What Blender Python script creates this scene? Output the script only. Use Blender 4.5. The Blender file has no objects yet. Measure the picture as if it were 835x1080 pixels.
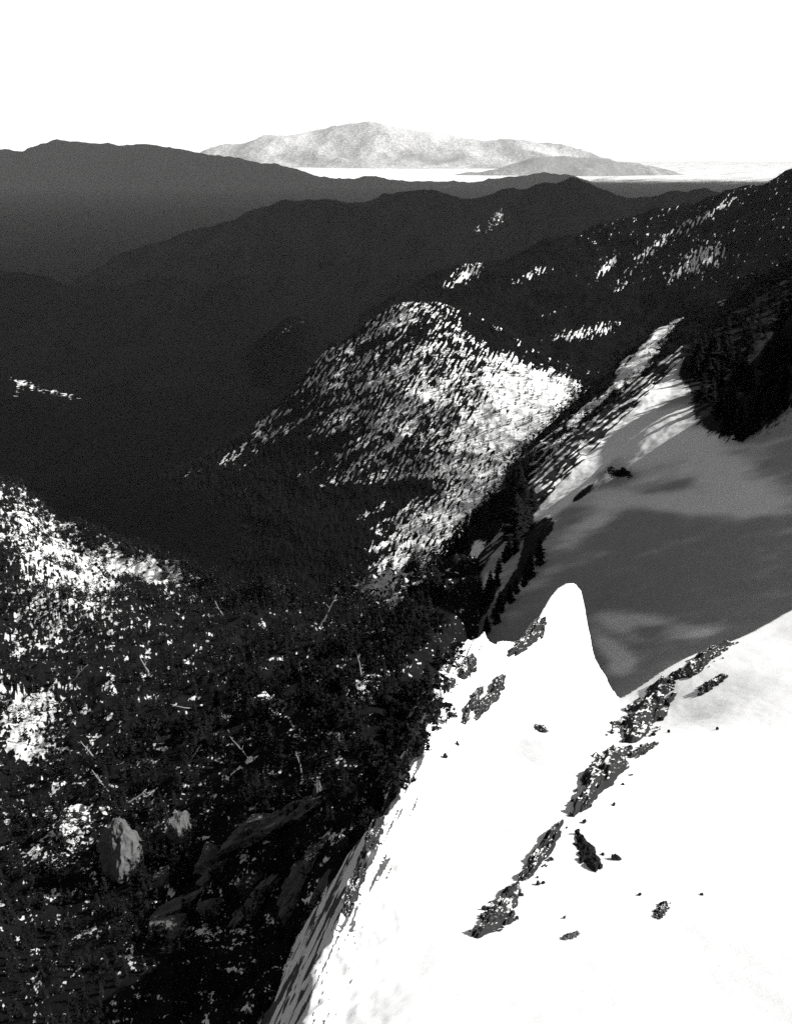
import bpy, math, random
import numpy as np
from mathutils import Vector, Matrix
from mathutils.bvhtree import BVHTree

# ------------------------------------------------------------------ camera, sky, sun, exposure
scene = bpy.context.scene
COL = scene.collection
F = 1000.0                                   # focal length in photo pixels (photo 835 x 1080)
PITCH = math.radians(20.8)
CP, SP = math.cos(PITCH), math.sin(PITCH)

cam_d = bpy.data.cameras.new('camera')
cam_d.sensor_fit = 'VERTICAL'
cam_d.sensor_height = 36.0
cam_d.lens = 36.0 * F / 1080.0
cam_d.clip_start = 0.5
cam_d.clip_end = 300000.0
cam = bpy.data.objects.new('camera', cam_d)
cam.location = (0, 0, 0)
cam.rotation_euler = (math.radians(90) - PITCH, 0, 0)
COL.objects.link(cam)
scene.camera = cam

SUN_EL = math.radians(44)
SUN_H = Vector((0.97, -0.22, 0)).normalized()
SUN_DIR = Vector((SUN_H.x * math.cos(SUN_EL), SUN_H.y * math.cos(SUN_EL), math.sin(SUN_EL)))
sun_d = bpy.data.lights.new('sun', 'SUN')
sun_d.energy = 5.0
sun_d.angle = math.radians(0.5)
sun_d.color = (1, 0.995, 0.985)
sun = bpy.data.objects.new('sun', sun_d)
sun.rotation_euler = SUN_DIR.to_track_quat('Z', 'Y').to_euler()
COL.objects.link(sun)

world = bpy.data.worlds.new('World')
scene.world = world
world.use_nodes = True
wn, wl = world.node_tree.nodes, world.node_tree.links
wn.clear()
sky = wn.new('ShaderNodeTexSky')
sky.sky_type = 'NISHITA'
sky.sun_disc = False
sky.sun_elevation = SUN_EL
sky.sun_rotation = math.atan2(SUN_H.x, SUN_H.y)
bw = wn.new('ShaderNodeRGBToBW')
geo = wn.new('ShaderNodeTexCoord')
sep = wn.new('ShaderNodeSeparateXYZ')
mr = wn.new('ShaderNodeMapRange')
mr.interpolation_type = 'SMOOTHSTEP'
mr.inputs['From Min'].default_value = 0.135
mr.inputs['From Max'].default_value = 0.18
mr.inputs['To Min'].default_value = 22.0      # bright milky band of horizon sky
mr.inputs['To Max'].default_value = 0.0
add = wn.new('ShaderNodeMath'); add.operation = 'ADD'
bg = wn.new('ShaderNodeBackground')
bg.inputs['Strength'].default_value = 0.05
wo = wn.new('ShaderNodeOutputWorld')
wl.new(sky.outputs[0], bw.inputs[0])
wl.new(geo.outputs['Generated'], sep.inputs[0])
wl.new(sep.outputs['Z'], mr.inputs['Value'])
mr2 = wn.new('ShaderNodeMapRange'); mr2.interpolation_type = 'SMOOTHSTEP'   # the milky sky lies over the far plain
mr2.inputs['From Min'].default_value = 0.55; mr2.inputs['From Max'].default_value = 0.85
mul = wn.new('ShaderNodeMath'); mul.operation = 'MULTIPLY'
wl.new(sep.outputs['Y'], mr2.inputs['Value'])
wl.new(mr.outputs[0], mul.inputs[0]); wl.new(mr2.outputs[0], mul.inputs[1])
wl.new(bw.outputs[0], add.inputs[0]); wl.new(mul.outputs[0], add.inputs[1])
wl.new(add.outputs[0], bg.inputs['Color'])
wl.new(bg.outputs[0], wo.inputs['Surface'])

vs = scene.view_settings
vs.view_transform = 'Standard'
vs.look = 'None'
vs.exposure = 0.5
vs.gamma = 1.0
vs.use_curve_mapping = False
scene.cycles.use_denoising = False
scene.cycles.max_bounces = 6
scene.cycles.volume_bounces = 0
scene.cycles.diffuse_bounces = 3

rng = np.random.default_rng(7)
random.seed(7)

# ------------------------------------------------------------------ helpers
def at(px, py, Y):
    """point at photo pixel (px,py) at forward distance Y metres"""
    xc = (np.asarray(px, float) - 417.5) / F
    yc = (540.0 - np.asarray(py, float)) / F
    dy = CP + yc * SP
    dz = -SP + yc * CP
    s = np.asarray(Y, float) / dy
    return np.stack(np.broadcast_arrays(xc * s, Y, dz * s), -1)

def project(P):
    P = np.asarray(P, float)
    d = P[..., 1] * CP - P[..., 2] * SP
    u = P[..., 1] * SP + P[..., 2] * CP
    d = np.where(d < 0.1, 0.1, d)
    return 417.5 + F * P[..., 0] / d, 540.0 - F * u / d

_perm = np.random.default_rng(3).permutation(256)
_perm = np.concatenate([_perm, _perm, _perm])
def noise2(x, y, seed=0):
    x = np.asarray(x, float) + seed * 17.31; y = np.asarray(y, float) + seed * 9.77
    xi = np.floor(x).astype(int); yi = np.floor(y).astype(int)
    xf = x - xi; yf = y - yi
    def g(ix, iy, dx, dy):
        h = _perm[_perm[ix & 255] + (iy & 255)] * (2 * math.pi / 256)
        return np.cos(h) * dx + np.sin(h) * dy
    u = xf * xf * xf * (xf * (xf * 6 - 15) + 10); v = yf * yf * yf * (yf * (yf * 6 - 15) + 10)
    a = g(xi, yi, xf, yf) * (1 - u) + g(xi + 1, yi, xf - 1, yf) * u
    b = g(xi, yi + 1, xf, yf - 1) * (1 - u) + g(xi + 1, yi + 1, xf - 1, yf - 1) * u
    return (a * (1 - v) + b * v) * 1.5
def fbm(x, y, o=5, seed=0, gain=0.5):
    r = 0; a = 1.0; f = 1.0
    for i in range(o):
        r = r + a * noise2(np.asarray(x) * f, np.asarray(y) * f, seed + i * 3)
        a *= gain; f *= 2.03
    return r
def ridged(x, y, o=5, seed=0):
    r = 0; a = 1.0; f = 1.0
    for i in range(o):
        r = r + a * (1 - np.abs(noise2(np.asarray(x) * f, np.asarray(y) * f, seed + i * 3)) * 2)
        a *= 0.5; f *= 2.03
    return r * 0.5
def sstep(a, b, x):
    t = np.clip((x - a) / (b - a), 0, 1)
    return t * t * (3 - 2 * t)
def blobs(px, py, lst):
    """sum of rotated gaussians (x, y, long, short, degrees, weight)"""
    r = np.zeros_like(px)
    for (x, y, a, b, ang, w) in lst:
        c, s = math.cos(math.radians(ang)), math.sin(math.radians(ang))
        dx, dy = px - x, py - y
        r += w * np.exp(-(((dx * c + dy * s) / a) ** 2 + ((-dx * s + dy * c) / b) ** 2))
    return r
def inpoly(px, py, poly):
    c = np.zeros(px.shape, bool); n = len(poly)
    for i in range(n):
        x0, y0 = poly[i]; x1, y1 = poly[(i + 1) % n]
        if y0 == y1: continue
        c ^= ((y0 > py) != (y1 > py)) & (px < (x1 - x0) * (py - y0) / (y1 - y0) + x0)
    return c
def streak(px, py, ang, la, sa, seed=0, o=3):
    c, s = math.cos(math.radians(ang)), math.sin(math.radians(ang))
    return fbm((px * c + py * s) / la, (-px * s + py * c) / sa, o, seed)

def cr(P, t):
    """Catmull-Rom along axis 0 of P at parameters t (index units)"""
    n = P.shape[0]
    i = np.clip(np.floor(t).astype(int), 0, n - 2); f = (t - i)
    f = f.reshape((-1,) + (1,) * (P.ndim - 1))
    p1 = P[i]; p2 = P[i + 1]
    p0 = np.where((i > 0).reshape(f.shape), P[np.maximum(i - 1, 0)], 2 * p1 - p2)
    p3 = np.where((i < n - 2).reshape(f.shape), P[np.minimum(i + 2, n - 1)], 2 * p2 - p1)
    return 0.5 * (2 * p1 + (p2 - p0) * f + (2 * p0 - 5 * p1 + 4 * p2 - p3) * f ** 2 + (3 * p1 - p0 - 3 * p2 + p3) * f ** 3)

def loft(rows, nu, nv):
    """rows of the same number of control points, each (px,py,Y) or ('w',x,y,z)"""
    R = []
    for r in rows:
        pts = []
        for p in r:
            pts.append(np.array(p[1:], float) if p[0] == 'w' else at(*p))
        R.append(pts)
    R = np.array(R)
    G = cr(R, np.linspace(0, len(rows) - 1, nv))
    G = np.swapaxes(G, 0, 1)
    G = cr(G, np.linspace(0, R.shape[1] - 1, nu))
    return np.swapaxes(G, 0, 1)              # nv x nu x 3

def back(row, dy, dz):
    out = []
    for p in row:
        q = np.array(p[1:], float) if p[0] == 'w' else at(*p)
        out.append(('w', q[0] * (1 + dy / max(q[1], 1)), q[1] + dy, q[2] + dz))
    return out

def mesh_np(name, V, faces_n, idx, mats, smooth=True, attrs=None, midx=None):
    me = bpy.data.meshes.new(name)
    V = np.ascontiguousarray(V.reshape(-1, 3), dtype=np.float32)
    me.vertices.add(len(V)); me.vertices.foreach_set('co', V.ravel())
    idx = np.ascontiguousarray(idx.ravel(), dtype=np.int32)
    me.loops.add(len(idx)); me.loops.foreach_set('vertex_index', idx)
    nf = len(idx) // faces_n
    me.polygons.add(nf)
    me.polygons.foreach_set('loop_start', np.arange(nf, dtype=np.int32) * faces_n)
    me.polygons.foreach_set('use_smooth', np.full(nf, smooth))
    if midx is not None: me.polygons.foreach_set('material_index', midx.astype(np.int32))
    for k, a in (attrs or {}).items():
        at_ = me.attributes.new(k, 'FLOAT', 'POINT')
        at_.data.foreach_set('value', np.ascontiguousarray(a.ravel(), dtype=np.float32))
    for m in mats: me.materials.append(m)
    me.update(); me.validate()
    return me
def grid_idx(nv, nu):
    i = np.arange(nv * nu).reshape(nv, nu)
    return np.stack([i[:-1, :-1], i[:-1, 1:], i[1:, 1:], i[1:, :-1]], -1).reshape(-1, 4)
def link(name, me, parent=None):
    o = bpy.data.objects.new(name, me); COL.objects.link(o)
    if parent: o.parent = parent
    return o
SURF = {}
def terrain(name, G, mat, snow=None, **extra):
    """a sheet of ground: nv x nu x 3 grid"""
    idx = grid_idx(G.shape[0], G.shape[1])
    # wind the faces so that they look up
    q = idx[len(idx) // 2]; P = G.reshape(-1, 3)
    n = np.cross(P[q[1]] - P[q[0]], P[q[3]] - P[q[0]])
    if n[2] < 0: idx = idx[:, ::-1]
    me = mesh_np(name, G, 4, idx, [mat], True, {'snow': snow if snow is not None else np.ones(G.shape[:2]), **extra})
    o = link(name, me); o['kind'] = 'structure'
    return o
def bvh(G):
    return BVHTree.FromPolygons([Vector(p) for p in G.reshape(-1, 3).tolist()], grid_idx(G.shape[0], G.shape[1]).tolist())
def ray(tree, px, py):
    d = Vector(at(px, py, 1.0).tolist()).normalized()
    h = tree.ray_cast(Vector((0, 0, 0)), d, 1e6)
    return h[0], h[1]
def drop(tree, x, y, top=4000):
    h = tree.ray_cast(Vector((x, y, top)), Vector((0, 0, -1)), 1e5)
    return h[0]

# ------------------------------------------------------------------ materials (black-and-white place: all greys)
def newmat(name):
    m = bpy.data.materials.new(name); m.use_nodes = True
    nt = m.node_tree; nt.nodes.clear()
    out = nt.nodes.new('ShaderNodeOutputMaterial')
    b = nt.nodes.new('ShaderNodeBsdfPrincipled')
    b.inputs['Roughness'].default_value = 0.85
    b.inputs['Specular IOR Level'].default_value = 0.0
    nt.links.new(b.outputs[0], out.inputs['Surface'])
    return m, nt, b
def N(nt, t, **kw):
    n = nt.nodes.new(t)
    for k, v in kw.items():
        if k in n.inputs: n.inputs[k].default_value = v
        else: setattr(n, k, v)
    return n
def noise_node(nt, scale, detail=6, rough=0.6, coord='Object'):
    tc = N(nt, 'ShaderNodeTexCoord')
    n = N(nt, 'ShaderNodeTexNoise')
    n.inputs['Scale'].default_value = scale; n.inputs['Detail'].default_value = detail; n.inputs['Roughness'].default_value = rough
    nt.links.new(tc.outputs[coord], n.inputs['Vector'])
    return n.outputs['Fac']
def ramp(nt, src, a, b, lo=0.0, hi=1.0):
    m = N(nt, 'ShaderNodeMapRange'); m.interpolation_type = 'SMOOTHSTEP'
    m.inputs['From Min'].default_value = a; m.inputs['From Max'].default_value = b
    m.inputs['To Min'].default_value = lo; m.inputs['To Max'].default_value = hi
    nt.links.new(src, m.inputs['Value']); return m.outputs[0]
def mth(nt, op, a, b):
    m = N(nt, 'ShaderNodeMath'); m.operation = op
    for i, v in enumerate((a, b)):
        if isinstance(v, (int, float)): m.inputs[i].default_value = v
        else: nt.links.new(v, m.inputs[i])
    return m.outputs[0]
def gray(nt, fac, lo, hi):
    m = N(nt, 'ShaderNodeMapRange')
    m.inputs['To Min'].default_value = lo; m.inputs['To Max'].default_value = hi
    nt.links.new(fac, m.inputs['Value']); return m.outputs[0]
def lerp(nt, f, a, b):
    m = N(nt, 'ShaderNodeMix'); m.data_type = 'FLOAT'
    for s, v in ((0, f), (2, a), (3, b)):
        if isinstance(v, (int, float)): m.inputs[s].default_value = v
        else: nt.links.new(v, m.inputs[s])
    return m.outputs[0]
def bump(nt, b, h, dist, strength=1.0):
    n = N(nt, 'ShaderNodeBump'); n.inputs['Distance'].default_value = dist; n.inputs['Strength'].default_value = strength
    nt.links.new(h, n.inputs['Height']); nt.links.new(n.outputs[0], b.inputs['Normal'])

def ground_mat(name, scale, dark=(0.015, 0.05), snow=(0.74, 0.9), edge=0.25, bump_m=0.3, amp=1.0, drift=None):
    """snow lying over dark ground; the 'snow' attribute says how much, noise breaks its edge"""
    m, nt, b = newmat(name)
    a = N(nt, 'ShaderNodeAttribute'); a.attribute_name = 'snow'
    n1 = noise_node(nt, scale, 8, 0.7)
    n2 = noise_node(nt, scale * 0.13, 5, 0.6)
    t = mth(nt, 'ADD', a.outputs['Fac'], mth(nt, 'MULTIPLY', mth(nt, 'SUBTRACT', n1, 0.5), amp * 1.4))
    f = ramp(nt, t, 0.5 - edge * 0.3, 0.5 + edge * 0.3)
    sn = gray(nt, n2, *snow)
    if drift:                                    # wind-blown drifts over snow greyed to deepen the bowl's shade
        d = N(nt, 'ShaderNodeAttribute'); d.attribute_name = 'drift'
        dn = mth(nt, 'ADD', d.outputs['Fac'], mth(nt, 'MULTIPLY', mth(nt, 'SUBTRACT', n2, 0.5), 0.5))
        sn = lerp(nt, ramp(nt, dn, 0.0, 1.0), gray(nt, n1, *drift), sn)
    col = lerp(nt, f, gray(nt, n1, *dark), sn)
    nt.links.new(col, b.inputs['Base Color'])
    bump(nt, b, n1, bump_m)
    return m
M_RIDGE = ground_mat('ridge_snow', 0.9, (0.05, 0.14), (0.84, 0.9), bump_m=0.05, amp=0.7)
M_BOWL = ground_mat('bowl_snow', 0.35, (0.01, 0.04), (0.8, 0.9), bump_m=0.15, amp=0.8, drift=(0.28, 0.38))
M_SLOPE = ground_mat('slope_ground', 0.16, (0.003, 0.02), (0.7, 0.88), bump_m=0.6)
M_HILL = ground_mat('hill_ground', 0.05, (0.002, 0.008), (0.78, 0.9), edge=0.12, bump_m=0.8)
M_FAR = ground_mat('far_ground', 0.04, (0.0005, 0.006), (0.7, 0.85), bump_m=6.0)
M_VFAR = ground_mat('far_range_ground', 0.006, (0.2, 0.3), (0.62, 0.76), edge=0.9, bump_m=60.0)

def rock_mat(name, lo, hi, snowline=0.62, scale=0.8):
    m, nt, b = newmat(name)
    n1 = noise_node(nt, scale, 8, 0.7)
    g = N(nt, 'ShaderNodeNewGeometry'); s = N(nt, 'ShaderNodeSeparateXYZ')
    nt.links.new(g.outputs['Normal'], s.inputs[0])
    t = mth(nt, 'ADD', s.outputs['Z'], mth(nt, 'MULTIPLY', mth(nt, 'SUBTRACT', noise_node(nt, scale * 1.3, 6, 0.7), 0.5), 1.6))
    f = ramp(nt, t, snowline, snowline + 0.1)
    nt.links.new(lerp(nt, f, gray(nt, n1, lo, hi), 0.85), b.inputs['Base Color'])
    bump(nt, b, n1, 0.35 / scale * 0.5)
    return m
M_ROCK = rock_mat('outcrop_rock', 0.008, 0.06, 0.90, 0.55)
M_BARE = rock_mat('bare_rock', 0.008, 0.03, 3.0, 0.8)
M_PALE = rock_mat('pale_granite', 0.01, 0.22, 1.22, 1.1)

def foliage_mat(name, lo, hi, scale, snowat):
    m, nt, b = newmat(name)
    n1 = noise_node(nt, scale, 3, 0.6)
    oi = N(nt, 'ShaderNodeObjectInfo')
    c = gray(nt, n1, lo, hi)
    c = mth(nt, 'MULTIPLY', c, gray(nt, oi.outputs['Random'], 0.6, 1.4))
    n2 = noise_node(nt, scale * 0.8, 4, 0.7)
    f = ramp(nt, n2, snowat, snowat + 0.04)
    nt.links.new(lerp(nt, f, c, 0.7), b.inputs['Base Color'])
    return m
M_NEEDLE = foliage_mat('conifer_needles', 0.004, 0.022, 0.9, 0.65)
M_NEEDLE_FAR = foliage_mat('far_conifer_needles', 0.003, 0.012, 0.3, 0.9)
M_BARK, _nt, _b = newmat('bark')
_nt.links.new(gray(_nt, noise_node(_nt, 3, 5), 0.03, 0.12), _b.inputs['Base Color'])
M_DEAD, _nt, _b = newmat('weathered_dead_wood')
_nt.links.new(gray(_nt, noise_node(_nt, 2, 5), 0.1, 0.45), _b.inputs['Base Color'])

# ------------------------------------------------------------------ the far setting: valley floor and ranges
print('terrain')
# one sheet of valley ground out to the horizon
vy = np.concatenate([np.linspace(600, 8000, 160), np.geomspace(8200, 120000, 90)])
vx = np.linspace(-1.1, 1.1, 260)
YY = np.repeat(vy[:, None], 260, 1)
XX = vx[None, :] * (YY * 0.75 + 900)
ZZ = -760 - 300 * sstep(1500, 6000, YY) + 60 * fbm(XX / 900, YY / 900, 5, 2) * sstep(20000, 4000, YY) + 40 * fbm(XX / 9000, YY / 9000, 3, 8)
vpx, vpy = project(np.stack([XX, YY, ZZ], -1))
plain_snow_haze = 0.1 + 0.1 * fbm(XX / 800, YY / 800, 3, 4) + sstep(28000, 45000, YY) * (0.5 + 0.2 * np.exp(-((XX / YY - 0.0) / 0.13) ** 4))  # on the far plain the snow tone also carries painted horizon haze
terrain('valley_floor', np.stack([XX, YY, ZZ], -1), M_FAR, plain_snow_haze)

def range_(name, crest, base, mat, amp, wl_, snow_fn, nu=420, nv=150, seed=0, backdrop=None):
    mid = [((a[0] + b[0]) / 2, a[1] * 0.45 + b[1] * 0.55, (a[2] * 0.55 + b[2] * 0.45)) for a, b in zip(crest, base)]
    D = crest[len(crest) // 2][2]
    rows = [back(base, -D * 0.05, -min(D * 0.08, 260)), base, mid, crest, back(crest, D * 0.06, -D * 0.02), back(crest, D * 0.2, -D * 0.08)]
    G = loft(rows, nu, nv)
    v = np.linspace(-1, 4, nv)[:, None]
    env = np.clip(1.2 - np.abs(v - 1.2) * 0.45, 0.25, 1.0)
    G[..., 2] += amp * env * (ridged(G[..., 0] / wl_, G[..., 1] / wl_, 6, seed) - 0.55)
    G[..., 2] = np.maximum(G[..., 2], -1340)
    px, py = project(G)
    return terrain(name, G, mat, snow_fn(px, py, G)), G

# very far pale snowy range
far_crest = [(-120, 190, 82e3), (60, 180, 82e3), (180, 168, 82e3), (240, 152, 80e3), (310, 140, 80e3), (375, 130, 80e3), (440, 138, 80e3), (500, 146, 80e3),
             (570, 150, 80e3), (610, 160, 80e3), (660, 174, 80e3), (720, 186, 80e3), (780, 196, 82e3), (900, 205, 82e3)]
far_base = [(p[0], 176 if 240 < p[0] < 600 else max(p[1] + 6, 184), 70e3) for p in far_crest]
range_('mountains', far_crest, far_base, M_VFAR, 700, 6500,
       lambda px, py, G: 0.45 + 0.2 * fbm(G[..., 0] / 3000, G[..., 1] / 5000, 4, 5), seed=21)
crest = [(440, 190, 50e3), (490, 184, 50e3), (530, 175, 50e3), (570, 166, 50e3), (620, 165, 50e3), (660, 171, 50e3), (700, 179, 50e3), (740, 190, 50e3), (765, 199, 50e3), (835, 214, 50e3), (940, 224, 50e3)]
range_('mountains', crest, [(p[0], 206, 42e3) for p in crest], M_VFAR, 260, 4000, lambda px, py, G: 0.25 + 0.2 * fbm(G[..., 0] / 3000, G[..., 1] / 5000, 4, 5), seed=27)
# grey range on the left
crest = [(-150, 160, 33e3), (0, 158, 33e3), (35, 156, 33e3), (62, 150, 33.5e3), (105, 153, 33.5e3), (150, 150, 33e3), (210, 163, 33e3), (270, 170, 33e3),
         (310, 178, 33e3), (345, 186, 33.5e3), (420, 189, 34e3), (500, 194, 34e3), (540, 184, 34e3), (580, 183, 34e3), (640, 192, 34e3), (720, 206, 34e3), (900, 215, 34e3)]
base = [(p[0], 235 + 4 * math.sin(p[0]), 27e3) for p in crest]
range_('mountains', crest, base, M_FAR, 380, 3200, lambda px, py, G: 0.02 + 0.1 * fbm(G[..., 0] / 900, G[..., 1] / 900, 4, 9), seed=33)
# dark forested range right of the middle
crest = [(-60, 330, 8.2e3), (20, 318, 8.2e3), (90, 292, 8.2e3), (150, 264, 8.2e3), (230, 240, 8.2e3), (280, 222, 8.2e3), (330, 213, 8.2e3), (375, 211, 8.2e3), (410, 203, 8.2e3), (450, 206, 8.2e3), (500, 211, 8.2e3), (545, 203, 8.2e3), (572, 196, 8.2e3),
         (620, 195, 8.2e3), (660, 202, 8.2e3), (695, 199, 8.2e3), (740, 204, 8.2e3), (800, 212, 8.2e3), (930, 215, 8.2e3)]
base = [(p[0] - 20, 318, 5200) for p in crest]
def sn3(px, py, G):
    s = blobs(px, py, [(525, 228, 14, 9, -20, 0.36), (508, 242, 22, 5, -15, 0.34), (555, 240, 10, 4, 30, 0.2)])
    return 0.03 + s + 0.16 * fbm(px / 5, py / 4, 3, 6) * (s > 0.08)
range_('mountains', crest, base, M_FAR, 170, 1100, sn3, seed=41)
# dark spur coming in from the left
crest = [(-200, 250, 5200), (-60, 272, 5200), (60, 300, 5200), (140, 325, 5000), (220, 352, 4700), (262, 362, 4500), (285, 348, 4300), (306, 338, 4200), (330, 345, 4100), (360, 372, 4000), (440, 420, 3800)]
base = [(p[0] - 10, 455, 2900) for p in crest]
def sn4(px, py, G):
    s = blobs(px, py, [(22, 402, 20, 6, 20, 0.42), (62, 415, 30, 6, 12, 0.40), (20, 415, 8, 8, 0, 0.3), (300, 350, 24, 6, -32, 0.30), (90, 486, 10, 3, 0, 0.4)])
    return 0.0 + s + 0.25 * fbm(px / 4, py / 4, 3, 16) * (s > 0.08)
range_('hill', crest, base, M_FAR, 60, 700, sn4, nu=500, nv=200, seed=52)
# forested flank on the right with snow streaks
crest = [(380, 330, 3900), (430, 308, 3900), (470, 288, 3950), (540, 268, 4000), (600, 252, 4000), (650, 238, 4000), (710, 222, 3900), (763, 206, 3700), (835, 184, 3500), (960, 150, 3300)]
base = [(360, 380, 2900), (420, 400, 2750), (470, 420, 2600), (530, 430, 2400), (590, 440, 2200), (650, 440, 2100), (710, 430, 2000), (763, 420, 1900), (835, 410, 1800), (960, 380, 1700)]
FLANK = [(495, 285, 16, 11, -30, 0.40), (478, 297, 22, 6, -25, 0.36), (640, 280, 12, 5, -50, 0.5), (560, 290, 26, 6, -20, 0.36), (610, 352, 34, 8, -10, 0.5), (640, 345, 14, 6, -20, 0.3),
         (690, 260, 30, 5, -40, 0.30), (745, 270, 25, 12, -20, 0.42), (740, 230, 40, 5, -30, 0.30), (720, 285, 22, 6, -35, 0.35), (580, 330, 30, 5, -20, 0.2), (655, 300, 16, 5, -40, 0.25)]
def sn5(px, py, G):
    s = blobs(px, py, FLANK)
    spec = sstep(540, 640, px) * sstep(330, 290, py)
    return 0.02 + 0.95 * s + 0.55 * streak(px, py, -62, 8, 2.3, 12) * sstep(0.02, 0.2, s) + spec * (0.12 + 0.42 * streak(px, py, -60, 7, 2.0, 14))
flank, G_FLANK = range_('hill', crest, base, M_HILL, 70, 420, sn5, nu=700, nv=330, seed=63)

# ------------------------------------------------------------------ middle hill with patchy forest over snow
rows = [
    [(150, 700, 1250), (300, 640, 1150), (345, 660, 1000), (395, 680, 880), (440, 690, 800), (490, 690, 780), (540, 640, 830), (590, 580, 900), (640, 520, 950), (700, 470, 980)],
    [(140, 640, 1700), (280, 570, 1650), (330, 585, 1400), (385, 590, 1240), (435, 590, 1170), (485, 580, 1130), (535, 545, 1150), (585, 505, 1190), (640, 470, 1230), (700, 440, 1260)],
    [(130, 590, 2000), (262, 512, 2050), (310, 518, 1900), (370, 520, 1750), (430, 512, 1640), (480, 500, 1560), (530, 480, 1520), (580, 458, 1500), (640, 440, 1500), (700, 420, 1500)],
    [(120, 560, 2200), (262, 478, 2300), (318, 450, 2220), (380, 425, 2110), (430, 415, 2000), (480, 412, 1940), (530, 412, 1900), (580, 415, 1870), (640, 418, 1850), (700, 405, 1850)],
    [(110, 545, 2400), (262, 460, 2450), (330, 398, 2420), (385, 360, 2380), (430, 338, 2330), (478, 342, 2290), (525, 366, 2240), (575, 390, 2180), (640, 400, 2120), (700, 395, 2080)],
    [(110, 535, 2500), (262, 455, 2560), (332, 383, 2540), (385, 342, 2500), (430, 320, 2450), (482, 324, 2430), (528, 348, 2380), (578, 378, 2320), (640, 394, 2250), (700, 390, 2200)],
]
rows += [back(rows[-1], 160, -90), back(rows[-1], 700, -450)]
G_MID = loft(rows, 560, 620)
g = G_MID
v = np.linspace(0, 7, 620)[:, None]
G_MID[..., 2] += (16 * ridged((g[..., 0] * 0.8 + g[..., 1] * 0.25) / 95, (g[..., 1] * 0.8 - g[..., 0] * 0.3) / 330, 5, 71) - 8) * np.clip(6 - v, 0.25, 1)
px, py = project(G_MID)
MID_OPEN = [(456, 412, 26, 13, -10, 0.75), (425, 432, 34, 16, -25, 0.5), (445, 375, 60, 10, -30, 0.42), (420, 335, 40, 9, -28, 0.55), (375, 385, 40, 8, -32, 0.35),
            (580, 405, 34, 16, -10, 0.95), (540, 430, 50, 22, -40, 0.75), (500, 470, 60, 24, -45, 0.7), (520, 400, 40, 18, -30, 0.5), (560, 460, 40, 20, -50, 0.8),
            (480, 540, 50, 20, -35, 0.75), (440, 565, 36, 26, -40, 0.7), (420, 600, 30, 26, -40, 0.7), (510, 520, 26, 18, -40, 0.75), (470, 590, 40, 12, -25, 0.5),
            (600, 425, 18, 20, 90, 0.5), (420, 500, 60, 7, -8, 0.45), (350, 440, 60, 9, -28, 0.32), (300, 448, 20, 5, -20, 0.3), (335, 470, 30, 8, -30, 0.2),
            (330, 592, 16, 5, -15, 0.4), (480, 350, 40, 10, 12, 0.18), (540, 360, 40, 5, 33, 0.28)]
CREST = ([262, 300, 332, 385, 430, 482, 528, 578, 640], [458, 415, 383, 342, 320, 324, 348, 378, 394])
def mid_open(px, py):
    below = py - np.interp(px, *CREST)
    o = 0.20 * sstep(290, 420, px) * sstep(250, 120, below) + 0.10 + 0.55 * blobs(px, py, MID_OPEN)
    o += 0.22 * sstep(480, 560, px) * sstep(8, 40, below)
    o += 0.34 * streak(px, py, -27, 70, 11, 32, 3) * sstep(470, 400, px) + 0.22 * streak(px, py, -42, 50, 10, 34, 3)
    o -= 0.9 * np.exp(-((py - (523 - 0.10 * (px - 380))) / 8) ** 2) * sstep(470, 430, px)     # dark gully
    o -= 0.55 * np.exp(-((below - 10) / 12) ** 2) * sstep(475, 510, px)                        # dark wooded back shoulder
    o -= 0.6 * sstep(530, 560, py) * sstep(400, 360, px)
    o -= 0.5 * sstep(375, 285, px) * sstep(25, 80, below)
    o -= 0.14 * np.exp(-((below - 22) / 26) ** 2) * sstep(370, 420, px) * sstep(540, 480, px)
    return o
mo = mid_open(px, py)
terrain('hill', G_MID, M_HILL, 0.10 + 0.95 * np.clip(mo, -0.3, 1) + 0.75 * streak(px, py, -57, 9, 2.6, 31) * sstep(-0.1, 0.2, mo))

# ------------------------------------------------------------------ slope falling into the valley, lower left
rows = [
    [(-260, 1130, 72), (-120, 1120, 68), (0, 1110, 62), (100, 1110, 58), (200, 1120, 53), (290, 1130, 48), (350, 1130, 44), (410, 1080, 50), (470, 960, 75)],
    [(-260, 960, 130), (-120, 950, 122), (0, 945, 112), (100, 945, 102), (200, 950, 88), (290, 960, 72), (360, 950, 62), (425, 880, 84), (490, 800, 120)],
    [(-260, 830, 210), (-120, 820, 195), (0, 815, 172), (100, 815, 152), (200, 820, 126), (290, 825, 102), (370, 820, 86), (440, 780, 108), (500, 730, 155)],
    [(-260, 720, 400), (-120, 715, 360), (0, 715, 310), (100, 720, 270), (200, 730, 215), (290, 735, 162), (375, 730, 128), (450, 700, 152), (500, 700, 185)],
    [(-260, 620, 860), (-120, 625, 780), (0, 632, 680), (100, 650, 570), (190, 668, 440), (285, 672, 310), (375, 672, 220), (455, 660, 195), (505, 660, 225)],
    [(-260, 470, 1600), (-120, 485, 1520), (0, 530, 1300), (90, 590, 1090), (190, 622, 860), (285, 640, 560), (370, 642, 400), (450, 630, 285), (505, 620, 265)],
    [(-260, 420, 1700), (-120, 460, 1640), (0, 503, 1480), (60, 543, 1320), (180, 596, 1000), (280, 624, 660), (365, 622, 490), (445, 612, 345), (505, 600, 310)],
]
rows += [back(rows[-1], 60, -45), back(rows[-1], 400, -420)]
G_SLOPE = loft(rows, 560, 640)
g = G_SLOPE
dist = np.sqrt((g ** 2).sum(-1))
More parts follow.
